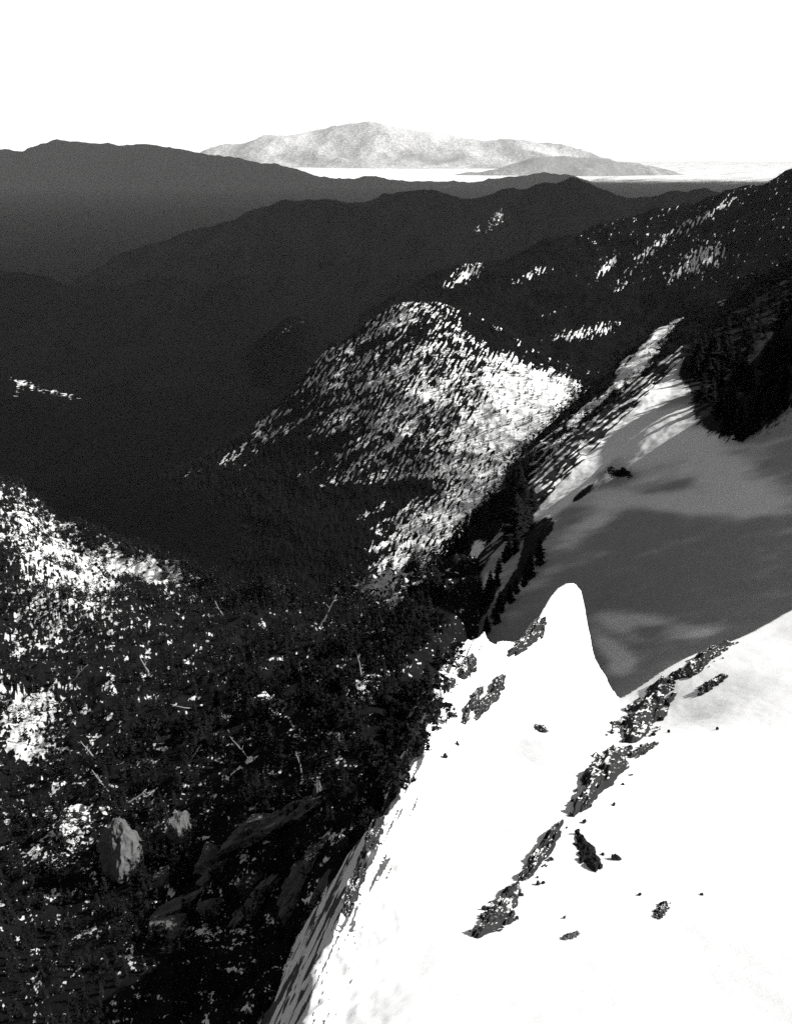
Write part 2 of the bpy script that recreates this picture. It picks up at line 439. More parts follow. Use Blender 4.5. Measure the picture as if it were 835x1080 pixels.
G_SLOPE[..., 2] += np.clip(dist / 500, 0.08, 1.0) * (22 * ridged(g[..., 0] / 150, g[..., 1] / 190, 6, 81) - 12) + np.clip(dist / 300, 0.3, 1) * (4.5 * ridged(g[..., 0] / 20, g[..., 1] / 30, 5, 83) - 2.5)
px, py = project(G_SLOPE)
SLOPE_OPEN = [(30, 545, 40, 28, 30, 0.55), (75, 600, 60, 26, 25, 0.85), (150, 600, 50, 14, 15, 0.85), (60, 640, 50, 26, 10, 0.55), (180, 608, 22, 10, -10, 0.4), (40, 680, 40, 20, 0, 0.35),
              (30, 745, 40, 22, 0, 0.9), (45, 790, 30, 16, 20, 0.7), (20, 775, 20, 20, 0, 0.5), (75, 870, 30, 14, -20, 0.75), (45, 905, 24, 10, 10, 0.6), (85, 890, 30, 10, -20, 0.5), (30, 855, 20, 10, 0, 0.5),
              (415, 640, 34, 20, -30, 0.8), (400, 612, 30, 14, -20, 0.9), (450, 610, 20, 10, -40, 0.6), (385, 725, 26, 18, -30, 0.75), (410, 700, 18, 14, 0, 0.5), (283, 736, 14, 8, 20, 0.8), (322, 707, 7, 6, 0, 0.9),
              (312, 765, 10, 8, 60, 0.5), (265, 932, 12, 16, -60, 0.85), (332, 945, 16, 5, -35, 0.95), (335, 825, 8, 6, 0, 0.6), (350, 885, 12, 8, 0, 0.6),
              (150, 660, 20, 8, -20, 0.3), (130, 720, 16, 8, 0, 0.3), (150, 690, 8, 5, 0, 0.5), (150, 840, 12, 3, -35, 0.5), (230, 950, 14, 20, 0, 0.45), (200, 980, 60, 10, 0, 0.35), (180, 870, 30, 20, 0, 0.3)]
def slope_open(px, py):
    return blobs(px, py, SLOPE_OPEN) + 0.9 * np.clip(fbm(px / 20, py / 13, 4, 18) - 0.1, 0, 1) * sstep(430, 330, px)
so = slope_open(px, py)
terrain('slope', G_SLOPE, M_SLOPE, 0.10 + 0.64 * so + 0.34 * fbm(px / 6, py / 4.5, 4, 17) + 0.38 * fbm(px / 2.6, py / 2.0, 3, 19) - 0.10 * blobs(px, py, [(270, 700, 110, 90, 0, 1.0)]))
# shaded lower gully by the ridge keeps its old snow

# ------------------------------------------------------------------ height fields near the camera (thin plate splines through surveyed points)
def tps(ctrl):
    P = np.array(ctrl, float); n = len(P)
    def U(r2): return np.where(r2 > 1e-9, r2 * np.log(np.maximum(r2, 1e-9)), 0)
    d2 = ((P[:, None, :2] - P[None, :, :2]) ** 2).sum(-1)
    A = np.zeros((n + 3, n + 3)); A[:n, :n] = U(d2) + np.eye(n) * 1.0
    A[:n, n] = 1; A[:n, n + 1:] = P[:, :2]; A[n, :n] = 1; A[n + 1:, :n] = P[:, :2].T
    w = np.linalg.solve(A, np.concatenate([P[:, 2], np.zeros(3)]))
    def f(X, Y):
        z = w[n] + w[n + 1] * X + w[n + 2] * Y
        for i in range(n):
            z = z + w[i] * U((X - P[i, 0]) ** 2 + (Y - P[i, 1]) ** 2)
        return z
    return f
def sdf_poly(X, Y, poly):
    """signed distance to polygon, negative inside"""
    d = np.full(X.shape, 1e18); n = len(poly)
    for i in range(n):
        x0, y0 = poly[i]; x1, y1 = poly[(i + 1) % n]
        ex, ey = x1 - x0, y1 - y0
        t = np.clip(((X - x0) * ex + (Y - y0) * ey) / (ex * ex + ey * ey + 1e-12), 0, 1)
        d = np.minimum(d, (X - x0 - ex * t) ** 2 + (Y - y0 - ey * t) ** 2)
    d = np.sqrt(d)
    return np.where(inpoly(X, Y, poly), -d, d)

# the sunlit snow ridge the photographer looks down
edge_px = [(240, 1250, 22), (318, 1080, 36), (355, 985, 47), (372, 925, 55), (398, 865, 66), (425, 815, 78), (448, 762, 94), (470, 695, 119), (487, 677, 127), (511, 659, 136), (517, 676, 133), (543, 677, 137), (554, 668, 142),
           (569, 648, 148), (580, 631, 153), (588, 622, 156), (596, 618, 157), (606, 618, 157), (612, 625, 155), (617, 646, 150), (621, 665, 146), (625, 689, 139), (634, 709, 131), (643, 725, 124), (653, 738, 119),
           (680, 722, 120), (700, 709, 121), (735, 690, 124), (763, 680, 127), (835, 645, 133), (900, 615, 138)]
edge = [at(*p) for p in edge_px]
poly = [(p[0], p[1]) for p in edge] + [(75, 40), (60, -30), (-30, -30), (-14, 8)]
ctrl = [tuple(p) for p in edge[1:]]
ctrl += [tuple(at(*p)) for p in [(450, 985, 47), (550, 985, 46.5), (660, 985, 45.5), (763, 985, 44), (835, 985, 43), (450, 880, 67), (540, 880, 66), (640, 880, 64), (763, 850, 71), (835, 830, 74),
                                 (500, 790, 92), (570, 780, 92), (610, 800, 82), (560, 710, 122), (600, 700, 130), (600, 650, 147), (640, 760, 108), (720, 760, 103), (763, 750, 100), (480, 1080, 34), (620, 1080, 33), (780, 1080, 32)]]
ctrl += [(0, 3, -20), (10, 3, -19), (-10, 3, -24), (40, 5, -18), (70, 45, -42), (-5, -25, -8), (50, -25, -8)]
f_ridge = tps(ctrl)
xs = np.concatenate([np.linspace(-60, -20.5, 60), np.linspace(-20, 45, 520), np.linspace(45.4, 110, 170)]); ys = np.concatenate([np.linspace(-28, 20, 30), np.linspace(20.3, 215, 720)])
X, Y = np.meshgrid(xs, ys)
wob = 0.9 * fbm(X / 10, Y / 16, 5, 91) * (1 + 0.4 * sstep(16, 8, X))
sd = sdf_poly(X, Y, poly) + wob * (0.8 - 0.6 * sstep(20, 27, X))
Zr = f_ridge(X, Y)
drop_ = np.where(sd > 0, sd, 0)
left = (X < 12) | (Y > 250)
k_left = sstep(40, 10, X)
rocky = ridged(X / 7, Y / 11, 5, 95)
horn = sstep(22, 27, X) * sstep(112, 122, Y)
Zr = Zr - drop_ * (1.75 + 0.35 * k_left + 5.0 * horn * (X > 25)) + np.where(drop_ > 0, np.minimum(drop_, 8) * 0.28 * (rocky - 0.5), 0)
Zr += sstep(-6, 0, sd) * (X < 16) * (Y < 148) * 0.9 * (ridged(X / 5, Y / 9, 5, 93) - 0.7)
Zr = Zr + 0.5 * sstep(-4, 0, sd) * (sd <= 0) * 0.6
Zr += 0.10 * fbm(X / 5, Y / 9, 4, 97) + 0.35 * fbm(X / 22, Y / 30, 3, 98)
# drifts and hollows
for (hx, hy, hY, r, dep) in [(497, 712, 113, 3.2, 1.3), (430, 830, 74, 2.4, 0.8), (540, 690, 128, 3.0, 0.7)]:
    c = at(hx, hy, hY); Zr -= dep * np.exp(-(((X - c[0]) / r) ** 2 + ((Y - c[1]) / (r * 1.5)) ** 2))
G_RIDGE = np.stack([X, Y, Zr], -1)
px, py = project(G_RIDGE)
fall = streak(px, py, -65, 60, 4.5, 96, 4)
snow_r = np.where(sd > 0.4, np.clip(0.95 - 0.05 * sd + 0.7 * fall, 0.0, 1.2), 1.3)
snow_r -= 0.9 * np.exp(-((sd + 0.2) / 0.9) ** 2) * sstep(0.02, 0.45, fbm(X / 3.5, Y / 7, 4, 99)) * (Y < 150) * (X < 25)
tongue = streak(px, py, -65, 60, 3.6, 92, 3)
snow_r -= 1.2 * sstep(0.1, 0.5, tongue) * sstep(-4.0, -0.5, sd) * (X < 14) * (Y < 150)
terrain('snow_ridge', G_RIDGE, M_RIDGE, snow_r)
T_RIDGE = bvh(G_RIDGE[::2, ::2])

# ------------------------------------------------------------------ shaded snow bowl behind the ridge and its sunlit rim
ctrl = [tuple(at(*p)) for p in [
    (430, 760, 205), (500, 740, 190), (560, 760, 172), (655, 790, 150), (763, 760, 138), (835, 740, 132),
    (450, 700, 240), (500, 670, 232), (560, 660, 226), (655, 680, 198), (763, 640, 180), (835, 620, 172),
    (470, 660, 275), (520, 610, 275), (570, 590, 270), (655, 570, 246), (763, 520, 222), (835, 500, 208),
    (480, 640, 310), (540, 565, 320), (600, 525, 325), (655, 470, 318), (710, 435, 318), (763, 420, 305), (835, 400, 285),
    (480, 625, 335), (540, 548, 358), (600, 512, 362), (645, 465, 390), (690, 420, 418), (720, 405, 430), (763, 385, 440), (835, 340, 460),
    (560, 510, 380), (590, 475, 402), (630, 440, 430), (670, 405, 455), (700, 382, 468), (763, 340, 490), (835, 295, 515)]]
ctrl += [(128, 150, -40), (130, 200, -28), (132, 250, -38), (170, 330, -80), (110, 130, -55)]
f_bowl = tps(ctrl)
crest_xy = [at(*p)[:2] for p in [(440, 665, 320), (480, 625, 338), (535, 548, 362), (560, 510, 382), (590, 475, 406), (630, 440, 435), (670, 405, 460), (700, 382, 474), (763, 340, 497), (835, 295, 522), (950, 240, 550)]]
bpoly = [tuple(c) for c in crest_xy] + [(330, 380), (260, 90), (60, 90), (-20, 150), (-20, 320)]
xs = np.linspace(-10, 270, 580); ys = np.linspace(112, 580, 800)
X, Y = np.meshgrid(xs, ys)
sd = sdf_poly(X, Y, bpoly) + 2.0 * fbm(X / 14, Y / 14, 4, 101)
Zb = f_bowl(X, Y) - np.where(sd > 0, sd, 0) * 1.2
Zb += 0.8 * fbm(X / 16, Y / 22, 4, 102) + 0.15 * fbm(X / 3, Y / 5, 3, 103)
# unseen shoulder added on the right to keep the bowl in shade
Zb += 40 * np.exp(-(((X - 126) / 18) ** 2 + ((Y - 208) / 66) ** 4))
Zb += 50 * np.exp(-(((X - 166) / 14) ** 2 + ((Y - 352) / 55) ** 4))
Zb = np.maximum(Zb, -420)
_px, _py = project(np.stack([X, Y, Zb], -1))
_lip = _py - (515 - (_px - 600) * 1.03)
Zb += sstep(-8, -22, _lip) * (_px > 540) * 3.0 * (ridged((X + 0.5 * Y) / 16, (Y - 0.5 * X) / 60, 6, 105) - 0.6)
G_BOWL = np.stack([X, Y, Zb], -1)
px, py = project(G_BOWL)
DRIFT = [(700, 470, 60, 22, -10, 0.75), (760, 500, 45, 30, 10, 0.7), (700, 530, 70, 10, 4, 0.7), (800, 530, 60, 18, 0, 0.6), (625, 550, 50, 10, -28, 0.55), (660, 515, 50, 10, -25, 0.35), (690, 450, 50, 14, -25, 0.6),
         (690, 655, 40, 8, 8, 0.55), (650, 660, 30, 10, 30, 0.5), (640, 680, 22, 10, 40, 0.7), (655, 700, 16, 14, 0, 0.6), (740, 668, 40, 8, -10, 0.35), (575, 600, 50, 10, -40, 0.35), (520, 620, 30, 20, -50, 0.3), (610, 500, 60, 10, -45, 2.0), (680, 425, 30, 10, -45, 2.0), (640, 460, 60, 12, -45, 2.0), (590, 520, 30, 10, -45, 1.5)]  # last entries keep the sunlit rim free of the shade grey
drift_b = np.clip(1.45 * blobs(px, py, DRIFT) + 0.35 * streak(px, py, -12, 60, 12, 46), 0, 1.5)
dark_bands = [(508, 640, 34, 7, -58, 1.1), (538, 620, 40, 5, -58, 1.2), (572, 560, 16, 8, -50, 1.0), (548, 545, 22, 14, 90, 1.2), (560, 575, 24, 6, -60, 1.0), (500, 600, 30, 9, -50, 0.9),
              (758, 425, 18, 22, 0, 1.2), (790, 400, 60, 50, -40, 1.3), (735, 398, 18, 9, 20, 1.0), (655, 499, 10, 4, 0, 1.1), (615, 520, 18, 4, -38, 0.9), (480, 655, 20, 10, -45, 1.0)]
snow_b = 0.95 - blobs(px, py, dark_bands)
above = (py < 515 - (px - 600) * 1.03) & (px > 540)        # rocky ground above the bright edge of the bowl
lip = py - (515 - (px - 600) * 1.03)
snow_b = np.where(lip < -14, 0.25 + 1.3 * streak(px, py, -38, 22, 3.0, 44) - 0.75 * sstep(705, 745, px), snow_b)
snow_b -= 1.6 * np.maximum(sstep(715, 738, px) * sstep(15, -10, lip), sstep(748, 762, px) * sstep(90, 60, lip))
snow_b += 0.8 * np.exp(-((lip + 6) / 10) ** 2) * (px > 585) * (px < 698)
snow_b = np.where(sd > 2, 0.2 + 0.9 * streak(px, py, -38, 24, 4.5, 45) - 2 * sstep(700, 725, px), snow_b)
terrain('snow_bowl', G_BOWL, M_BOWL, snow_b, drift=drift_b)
T_BOWL = bvh(G_BOWL[::2, ::2])

# wooded spur between the bowl and the middle hill
rows = [
    [(430, 700, 340), (480, 680, 345), (540, 620, 360), (600, 560, 406), (650, 510, 451), (710, 470, 505), (763, 440, 512), (835, 420, 499), (950, 400, 486)],
    [(425, 660, 400), (475, 610, 420), (535, 545, 440), (590, 500, 484), (645, 455, 539), (705, 410, 601), (763, 385, 614), (835, 350, 601), (950, 320, 588)],
    [(425, 648, 450), (478, 588, 490), (535, 510, 520), (585, 465, 574), (640, 425, 649), (700, 380, 722), (763, 350, 742), (835, 310, 716), (950, 270, 691)],
    [(425, 640, 520), (480, 578, 580), (535, 500, 640), (590, 440, 715), (635, 400, 814), (690, 350, 908), (763, 318, 947), (835, 275, 921), (950, 230, 870)],
]
rows += [back(rows[-1], 40, -40), back(rows[-1], 220, -260)]
G_SPUR = loft(rows, 460, 380)
g = G_SPUR
G_SPUR[..., 2] += 7 * ridged((g[..., 0] + g[..., 1] * .4) / 30, (g[..., 1] - g[..., 0] * .4) / 110, 6, 111) - 3.5
px, py = project(G_SPUR)
SPUR_OPEN = [(680, 375, 34, 10, -48, 0.75), (660, 392, 14, 10, -60, 0.6), (715, 335, 26, 4, -38, 0.7), (758, 313, 9, 8, 0, 0.9), (750, 355, 16, 4, -35, 0.6), (695, 350, 8, 8, 0, 0.4),
             (620, 430, 50, 5, -36, 0.75), (590, 465, 44, 5, -36, 0.55), (580, 490, 28, 9, -36, 0.6), (655, 420, 30, 4, -38, 0.55), (522, 513, 18, 6, -55, 1.0), (504, 581, 14, 8, -55, 1.0), (555, 480, 30, 4, -36, 0.4), (610, 405, 10, 8, -40, 0.4)]
spo = blobs(px, py, SPUR_OPEN)
terrain('slope', G_SPUR, M_SLOPE, 0.05 + spo + 0.3 * streak(px, py, -38, 16, 3.4, 51) * sstep(0.05, 0.3, spo))
T_SLOPE = bvh(G_SLOPE[::2, ::2]); T_SPUR = bvh(G_SPUR[::2, ::2])

# ------------------------------------------------------------------ haze
z0, z1 = -1400.0, 3300.0
hv = np.array([(x, y, z) for x in (-95e3, 95e3) for y in (-60e3, 125e3) for z in (z0, z1)], float)
hf = np.array([(0, 1, 3, 2), (4, 6, 7, 5), (0, 4, 5, 1), (2, 3, 7, 6), (0, 2, 6, 4), (1, 5, 7, 3)])
M_HAZE = bpy.data.materials.new('haze'); M_HAZE.use_nodes = True
nt = M_HAZE.node_tree; nt.nodes.clear()
o_ = nt.nodes.new('ShaderNodeOutputMaterial'); v_ = nt.nodes.new('ShaderNodeVolumePrincipled')
v_.inputs['Color'].default_value = (0.9, 0.9, 0.9, 1)
v_.inputs['Density'].default_value = 5e-6
v_.inputs['Anisotropy'].default_value = 0.0
nt.links.new(v_.outputs[0], o_.inputs['Volume'])
hz = link('haze', mesh_np('haze', hv, 4, hf, [M_HAZE], False)); hz['kind'] = 'stuff'

# ------------------------------------------------------------------ trees
print('trees')
def conifer_arrays(seed, whorls, per, sub, lean=0.0):
    """unit-height conifer: kite-shaped sprays on drooping boughs -> verts (n,3), tris (m,3)"""
    r = np.random.default_rng(seed); V = []; Fc = []
    def kite(p, d, L, w, fold):
        d = d / np.linalg.norm(d); s = np.cross(d, (0, 0, 1)); s /= (np.linalg.norm(s) + 1e-9); n = np.cross(s, d)
        i = len(V)
        m = p + d * L * 0.5
        V.extend([p, m + s * w - n * fold, p + d * L, m - s * w - n * fold, m + n * fold * 0.4])
        Fc.extend([(i, i + 1, i + 4), (i + 1, i + 2, i + 4), (i + 2, i + 3, i + 4), (i + 3, i, i + 4)])
    for k in range(whorls):
        t = (k + 0.5) / whorls
        h = 0.10 + 0.88 * t
        R = (0.20 * (1 - t) ** 0.75 + 0.012) * r.uniform(0.7, 1.2)
        for j in range(per):
            if r.random() < 0.10: continue
            a = 2 * math.pi * (j + r.uniform(-.35, .35)) / per + k * 1.3
            L = R * r.uniform(0.65, 1.25)
            d = np.array([math.cos(a), math.sin(a), r.uniform(-0.55, -0.1) + 0.5 * t])
            p = np.array([lean * h, 0, h + r.uniform(-.02, .02)])
            kite(p, d, L, L * 0.30, L * 0.12)
            for q in range(sub):
                b = a + r.choice([-1, 1]) * r.uniform(0.4, 1.0)
                kite(p + d * L * r.uniform(0.25, 0.7), np.array([math.cos(b), math.sin(b), r.uniform(-.5, .2)]), L * r.uniform(.35, .6), L * .16, L * .06)
    return np.array(V), np.array(Fc)
def bushy_arrays(seed, limbs, leaves):
    """unit-height rounded pine: leaf clumps round limb ends"""
    r = np.random.default_rng(seed); V = []; Fc = []
    for k in range(limbs):
        a = r.uniform(0, 6.28); h = r.uniform(0.3, 1.0) ; rad = 0.34 * math.sqrt(max(0.05, 1 - ((h - 0.55) / 0.5) ** 2)) * r.uniform(0.3, 1.1)
        c = np.array([math.cos(a) * rad, math.sin(a) * rad, h * 0.93]); cs = r.uniform(0.05, 0.12)
        for q in range(leaves):
            o = r.normal(size=3); o /= np.linalg.norm(o); p = c + o * cs * r.uniform(.3, 1.1) * np.array([1, 1, .7])
            d1 = r.normal(size=3); d1 /= np.linalg.norm(d1); d2 = np.cross(d1, o); d2 /= np.linalg.norm(d2) + 1e-9
            L = cs * r.uniform(.35, .75); i = len(V)
            V.extend([p - d1 * L, p + d2 * L * .5, p + d1 * L, p - d2 * L * .5]); Fc.extend([(i, i + 1, i + 2), (i, i + 2, i + 3)])
    return np.array(V), np.array(Fc)
def trunk_arrays(r0, r1, h, n=7, seg=5, seed=0, wob=0.01):
    r = np.random.default_rng(seed); V = []; Fc = []
    off = np.zeros(2)
    for k in range(seg + 1):
        t = k / seg; R = r0 + (r1 - r0) * t
        for j in range(n):
            a = 2 * math.pi * j / n
            V.append((off[0] + R * math.cos(a), off[1] + R * math.sin(a), h * t - (0.03 if k == 0 else 0)))
        off = off + r.normal(size=2) * wob
    for k in range(seg):
        for j in range(n):
            a, b = k * n + j, k * n + (j + 1) % n
            Fc += [(a, b, b + n), (a, b + n, a + n)]
    c = len(V); V.append((off[0], off[1], h))
    for j in range(n): Fc.append((seg * n + j, seg * n + (j + 1) % n, c))
    return np.array(V), np.array(Fc)

near_kinds = []
for s in range(3):
    near_kinds.append((mesh_np('conifer_crown', *((lambda a: (a[0], 3, a[1]))(conifer_arrays(200 + s, 20, 9, 3))), [M_NEEDLE], False),
                       mesh_np('conifer_trunk', *((lambda a: (a[0], 3, a[1]))(trunk_arrays(0.016, 0.003, 0.96, seed=s))), [M_BARK], True)))
for s in range(3):
    near_kinds.append((mesh_np('pine_crown', *((lambda a: (a[0], 3, a[1]))(bushy_arrays(300 + s, 42, 16))), [M_NEEDLE], False),
                       mesh_np('pine_trunk', *((lambda a: (a[0], 3, a[1]))(trunk_arrays(0.026, 0.006, 0.85, seed=9 + s, wob=0.02))), [M_BARK], True)))

def tree(name, kind, loc, h, label, group, wide=1.0):
    root = bpy.data.objects.new(name, None); COL.objects.link(root)
    root.location = loc; root.rotation_euler = (random.uniform(-.05, .05), random.uniform(-.05, .05), random.uniform(0, 6.28))
    root.scale = (h * wide, h * wide, h); root.empty_display_size = 0.2
    root['label'] = label; root['category'] = 'tree'; root['group'] = group
    cr_, tr_ = near_kinds[kind]
    link('crown', cr_, root); link('trunk', tr_, root)
    return root

def scatter(G, n, dens, seed):
    """points on a ground grid, chosen by picture area times density"""
    r = np.random.default_rng(seed)
    px, py = project(G)
    dx1 = px[1:, :-1] - px[:-1, :-1]; dy1 = py[1:, :-1] - py[:-1, :-1]; dx2 = px[:-1, 1:] - px[:-1, :-1]; dy2 = py[:-1, 1:] - py[:-1, :-1]
    A = np.abs(dx1 * dy2 - dy1 * dx2)
    cx = (px[:-1, :-1] + px[1:, 1:]) / 2; cy = (py[:-1, :-1] + py[1:, 1:]) / 2
    w = A * np.clip(dens(cx, cy), 0, None)
    w[(cx < -60) | (cx > 900) | (cy < 100) | (cy > 1160)] *= 0.0
    w = (w / w.sum()).ravel()
    q = r.choice(len(w), n, p=w)
    i, j = np.unravel_index(q, A.shape)
    u = r.random(n)[:, None]; v = r.random(n)[:, None]
    P = G[i, j] * (1 - u) * (1 - v) + G[i + 1, j] * u * (1 - v) + G[i, j + 1] * (1 - u) * v + G[i + 1, j + 1] * u * v
    return P
def wood(name, P, H, kinds, mat, seed):
    """a far wood that reads as one mass: one mesh"""
    r = np.random.default_rng(seed); Vs = []; Fs = []; o = 0
    k_of = r.integers(0, len(kinds), len(P))
    for k, (V, Fc) in enumerate(kinds):
        m = np.where(k_of == k)[0]
        if len(m) == 0: continue
        a = r.uniform(0, 6.28, len(m)); h = H[m]; wd = h * r.uniform(0.8, 1.25, len(m))
        c, s = np.cos(a)[:, None], np.sin(a)[:, None]
        x = (V[None, :, 0] * c - V[None, :, 1] * s) * wd[:, None] + P[m, 0][:, None]
        y = (V[None, :, 0] * s + V[None, :, 1] * c) * wd[:, None] + P[m, 1][:, None]
        z = V[None, :, 2] * h[:, None] + P[m, 2][:, None] - 0.05 * h[:, None]
        Vs.append(np.stack([x, y, z], -1).reshape(-1, 3))
        Fs.append((Fc[None] + (np.arange(len(m)) * len(V))[:, None, None]).reshape(-1, 3) + o)
        o += len(m) * len(V)
    ob = link(name, mesh_np(name, np.concatenate(Vs), 3, np.concatenate(Fs), [mat], False))
    ob['kind'] = 'stuff'
    return ob
far_k = [conifer_arrays(400 + s, 6, 5, 0) for s in range(4)]
mid_k = [conifer_arrays(410 + s, 11, 6, 1) for s in range(4)] + [bushy_arrays(420 + s, 16, 8) for s in range(3)]

# middle hill
def d_mid(px, py):
    o = np.clip(mid_open(px, py), 0, 1)
    n = streak(px, py, -55, 11, 3.2, 131)
    return np.clip(0.9 - 0.8 * o + 0.9 * n * (0.4 + o), 0.05, 1.6) * sstep(700, 640, px)
P = scatter(G_MID[:530], 12000, d_mid, 1)
wood('forest', P, np.random.default_rng(1).uniform(10, 24, len(P)), far_k, M_NEEDLE_FAR, 1)
# right flank
def d_flank(px, py):
    return np.clip(0.8 - 1.2 * blobs(px, py, FLANK) + 0.5 * streak(px, py, -60, 10, 3, 132), 0.1, 1.5)
P = scatter(G_FLANK[60:230], 4000, d_flank, 2)
wood('forest', P, np.random.default_rng(2).uniform(12, 24, len(P)), far_k, M_NEEDLE_FAR, 2)
# spur
def d_spur(px, py): return np.clip(1.0 - 1.6 * blobs(px, py, SPUR_OPEN), 0, 1)
P = scatter(G_SPUR[:300], 1500, d_spur, 3)
wood('forest', P, np.random.default_rng(3).uniform(6, 15, len(P)), mid_k, M_NEEDLE_FAR, 3)
P = scatter(G_BOWL, 300, lambda px, py: sstep(715, 745, px) * (py - (515 - (px - 600) * 1.03) < np.where(px > 755, 60, 8)) * 1.0, 5)
wood('forest', P, np.random.default_rng(5).uniform(6, 15, len(P)), mid_k, M_NEEDLE_FAR, 5)
# lower left slope: the far part as one wood, the near trees one by one
def d_slope(px, py):
    o = np.clip(slope_open(px, py), 0, 1)
    n = fbm(px / 8, py / 6, 3, 133)
    big = 1.0 - 0.86 * sstep(600, 690, py)                       # the near trees show larger: fewer of them to the picture
    big = big * (1 - 0.65 * sstep(330, 370, px) * sstep(665, 640, py))
    return big * np.clip(0.75 + 1.5 * fbm(px / 34, py / 24, 3, 134), 0.12, 1.5) * np.clip(1.0 - 0.5 * o + 1.1 * n * (0.3 + o), 0.04, 1.6) * sstep(470, 430, px)
P = scatter(G_SLOPE[:560], 5600, d_slope, 4)
H = np.random.default_rng(4).uniform(0.55, 1.5, len(P)) * np.clip(np.linalg.norm(P, axis=1) / 30, 3.0, 9.5) * np.where((np.linalg.norm(P, axis=1) < 700) & (np.linalg.norm(P, axis=1) > 220), 0.7, 1.0)
big = H / np.linalg.norm(P, axis=1)
ppx, ppy = project(P)
vis = (ppx > -10) & (ppx < 480) & (ppy < 1100)
order = np.argsort(-np.where(vis, big, 0))
indiv = order[:180]; rest = np.setdiff1d(np.arange(len(P)), indiv)
wood('forest', P[rest], H[rest], mid_k, M_NEEDLE, 4)
for i in indiv:
    k = int(rng.integers(0, 6))
    tree('pine_tree' if k > 2 else 'conifer', k, P[i], H[i],
         'dark rounded pine in the shaded forest below the snow ridge' if k > 2 else 'dark pointed conifer in the shaded forest below the snow ridge',
         'pines in the lower forest' if k > 2 else 'conifers in the lower forest', 1.0)

# ------------------------------------------------------------------ rocks on the sunlit ridge
print('rocks')
def thing(o, label, cat, group=None):
    o['label'] = label; o['category'] = cat
    if group: o['group'] = group
    return o
def px_len(P): return (P[1] * CP - P[2] * SP) / F          # metres per photo pixel at P

def outcrop(path, widths, height, label, seed, mat=None, nu=110, nv=34, name='rock_outcrop'):
    """a craggy rib of rock standing out of the ridge snow along a line"""
    mat = mat or M_ROCK
    pts = []
    for (px, py) in path:
        h, _ = ray(T_RIDGE, px, py)
        while h is None:
            py += 2; h, _ = ray(T_RIDGE, px, py)
        pts.append(np.array(tuple(h)))
    pts = np.array(pts)
    wm = np.array([w * px_len(p) * 0.5 for w, p in zip(widths, pts)])
    t = np.linspace(0, len(pts) - 1, nu)
    C = cr(pts, t) if len(pts) > 2 else pts[0] + (pts[1] - pts[0]) * t[:, None]
    W = np.interp(t, np.arange(len(pts)), wm)
    T = np.gradient(C, axis=0); T[:, 2] = 0; T /= np.linalg.norm(T, axis=1)[:, None] + 1e-9
    S = np.stack([T[:, 1], -T[:, 0], 0 * T[:, 0]], 1)
    v = np.linspace(-1.5, 1.5, nv)
    u = np.linspace(0, 1, nu)
    n_edge = 0.6 * fbm(u[:, None] * 7 + seed, v[None] * 1.6, 4, seed) + 0.05
    X = C[:, 0:1] + S[:, 0:1] * v[None] * W[:, None]; Yy = C[:, 1:2] + S[:, 1:2] * v[None] * W[:, None]
    L = np.linalg.norm(np.diff(C, axis=0), axis=1).sum()
    r = np.sqrt((np.maximum(np.abs(u[:, None] - .5) * 2 - .0, 0)) ** 6 + v[None] ** 2) + n_edge
    env = np.clip(1 - r, -0.6, 1)
    sc = 1.6 / max(height, 0.3)
    k = ridged(X * 0.3 * sc, Yy * 0.2 * sc, 6, seed + 1)
    blocks = np.floor(2.5 * (fbm(X * .35 * sc, Yy * .25 * sc, 4, seed + 2) + 1)) / 2.5
    Hh = 0.62 * height * (np.sign(env) * np.abs(env) ** 0.6) * (0.45 + 0.4 * k + 0.3 * blocks)
    Z = np.zeros_like(X)
    for i in range(nu):
        for j in range(nv):
            q = drop(T_RIDGE, X[i, j], Yy[i, j])
            Z[i, j] = q[2] if q is not None else C[i, 2]
    G = np.stack([X, Yy, Z + Hh - 0.06], -1)
    G[0, :, 2] -= 0.6; G[-1, :, 2] -= 0.6
    idx = grid_idx(nu, nv)
    P = G.reshape(-1, 3); q = idx[len(idx) // 2]
    if np.cross(P[q[1]] - P[q[0]], P[q[3]] - P[q[0]])[2] < 0: idx = idx[:, ::-1]
    return thing(link(name, mesh_np(name, G, 4, idx, [mat], False)), label, 'rock')

outcrop([(768, 676), (748, 690), (728, 708), (705, 716)], [20, 22, 22, 14], 2.2, 'dark snow-flecked rock crest at the top right end of the sunlit ridge', 1)
outcrop([(706, 716), (690, 736), (676, 762), (662, 784)], [20, 38, 44, 34], 2.8, 'largest craggy rock outcrop just below the snow notch', 2)
outcrop([(692, 784), (678, 792), (664, 800)], [8, 10, 10], 1.2, 'thin rock rib branching to the right of the largest outcrop', 3)
outcrop([(660, 788), (645, 806), (630, 826), (615, 848), (602, 862)], [34, 40, 34, 16, 8], 2.2, 'broken dark outcrop continuing down from the largest outcrop', 4)
outcrop([(764, 712), (748, 724), (737, 734)], [12, 15, 9], 1.5, 'small dark rock rib in the snow at the right below the crest', 5)
outcrop([(593, 866), (582, 882), (572, 900), (562, 914), (549, 930)], [7, 15, 20, 20, 10], 1.3, 'narrow slanting outcrop in the snow left of the single dark boulder', 6)
outcrop([(546, 930), (538, 945), (528, 962), (516, 976), (498, 990)], [8, 20, 30, 30, 14], 1.4, 'lowest slanting outcrop of the band on the sunlit snow', 7)
outcrop([(574, 652), (566, 664), (554, 678), (536, 693)], [10, 15, 14, 8], 2.0, 'rock rib under the left shoulder of the pointed snow horn', 8)
outcrop([(531, 712), (524, 726), (512, 744), (500, 760)], [9, 14, 12, 6], 1.8, 'dark rib slanting down the snow left of the pointed horn', 9)
outcrop([(508, 722), (500, 740), (488, 764)], [7, 10, 6], 1.4, 'thin dark rib nearest the edge trees on the left snow edge', 10)
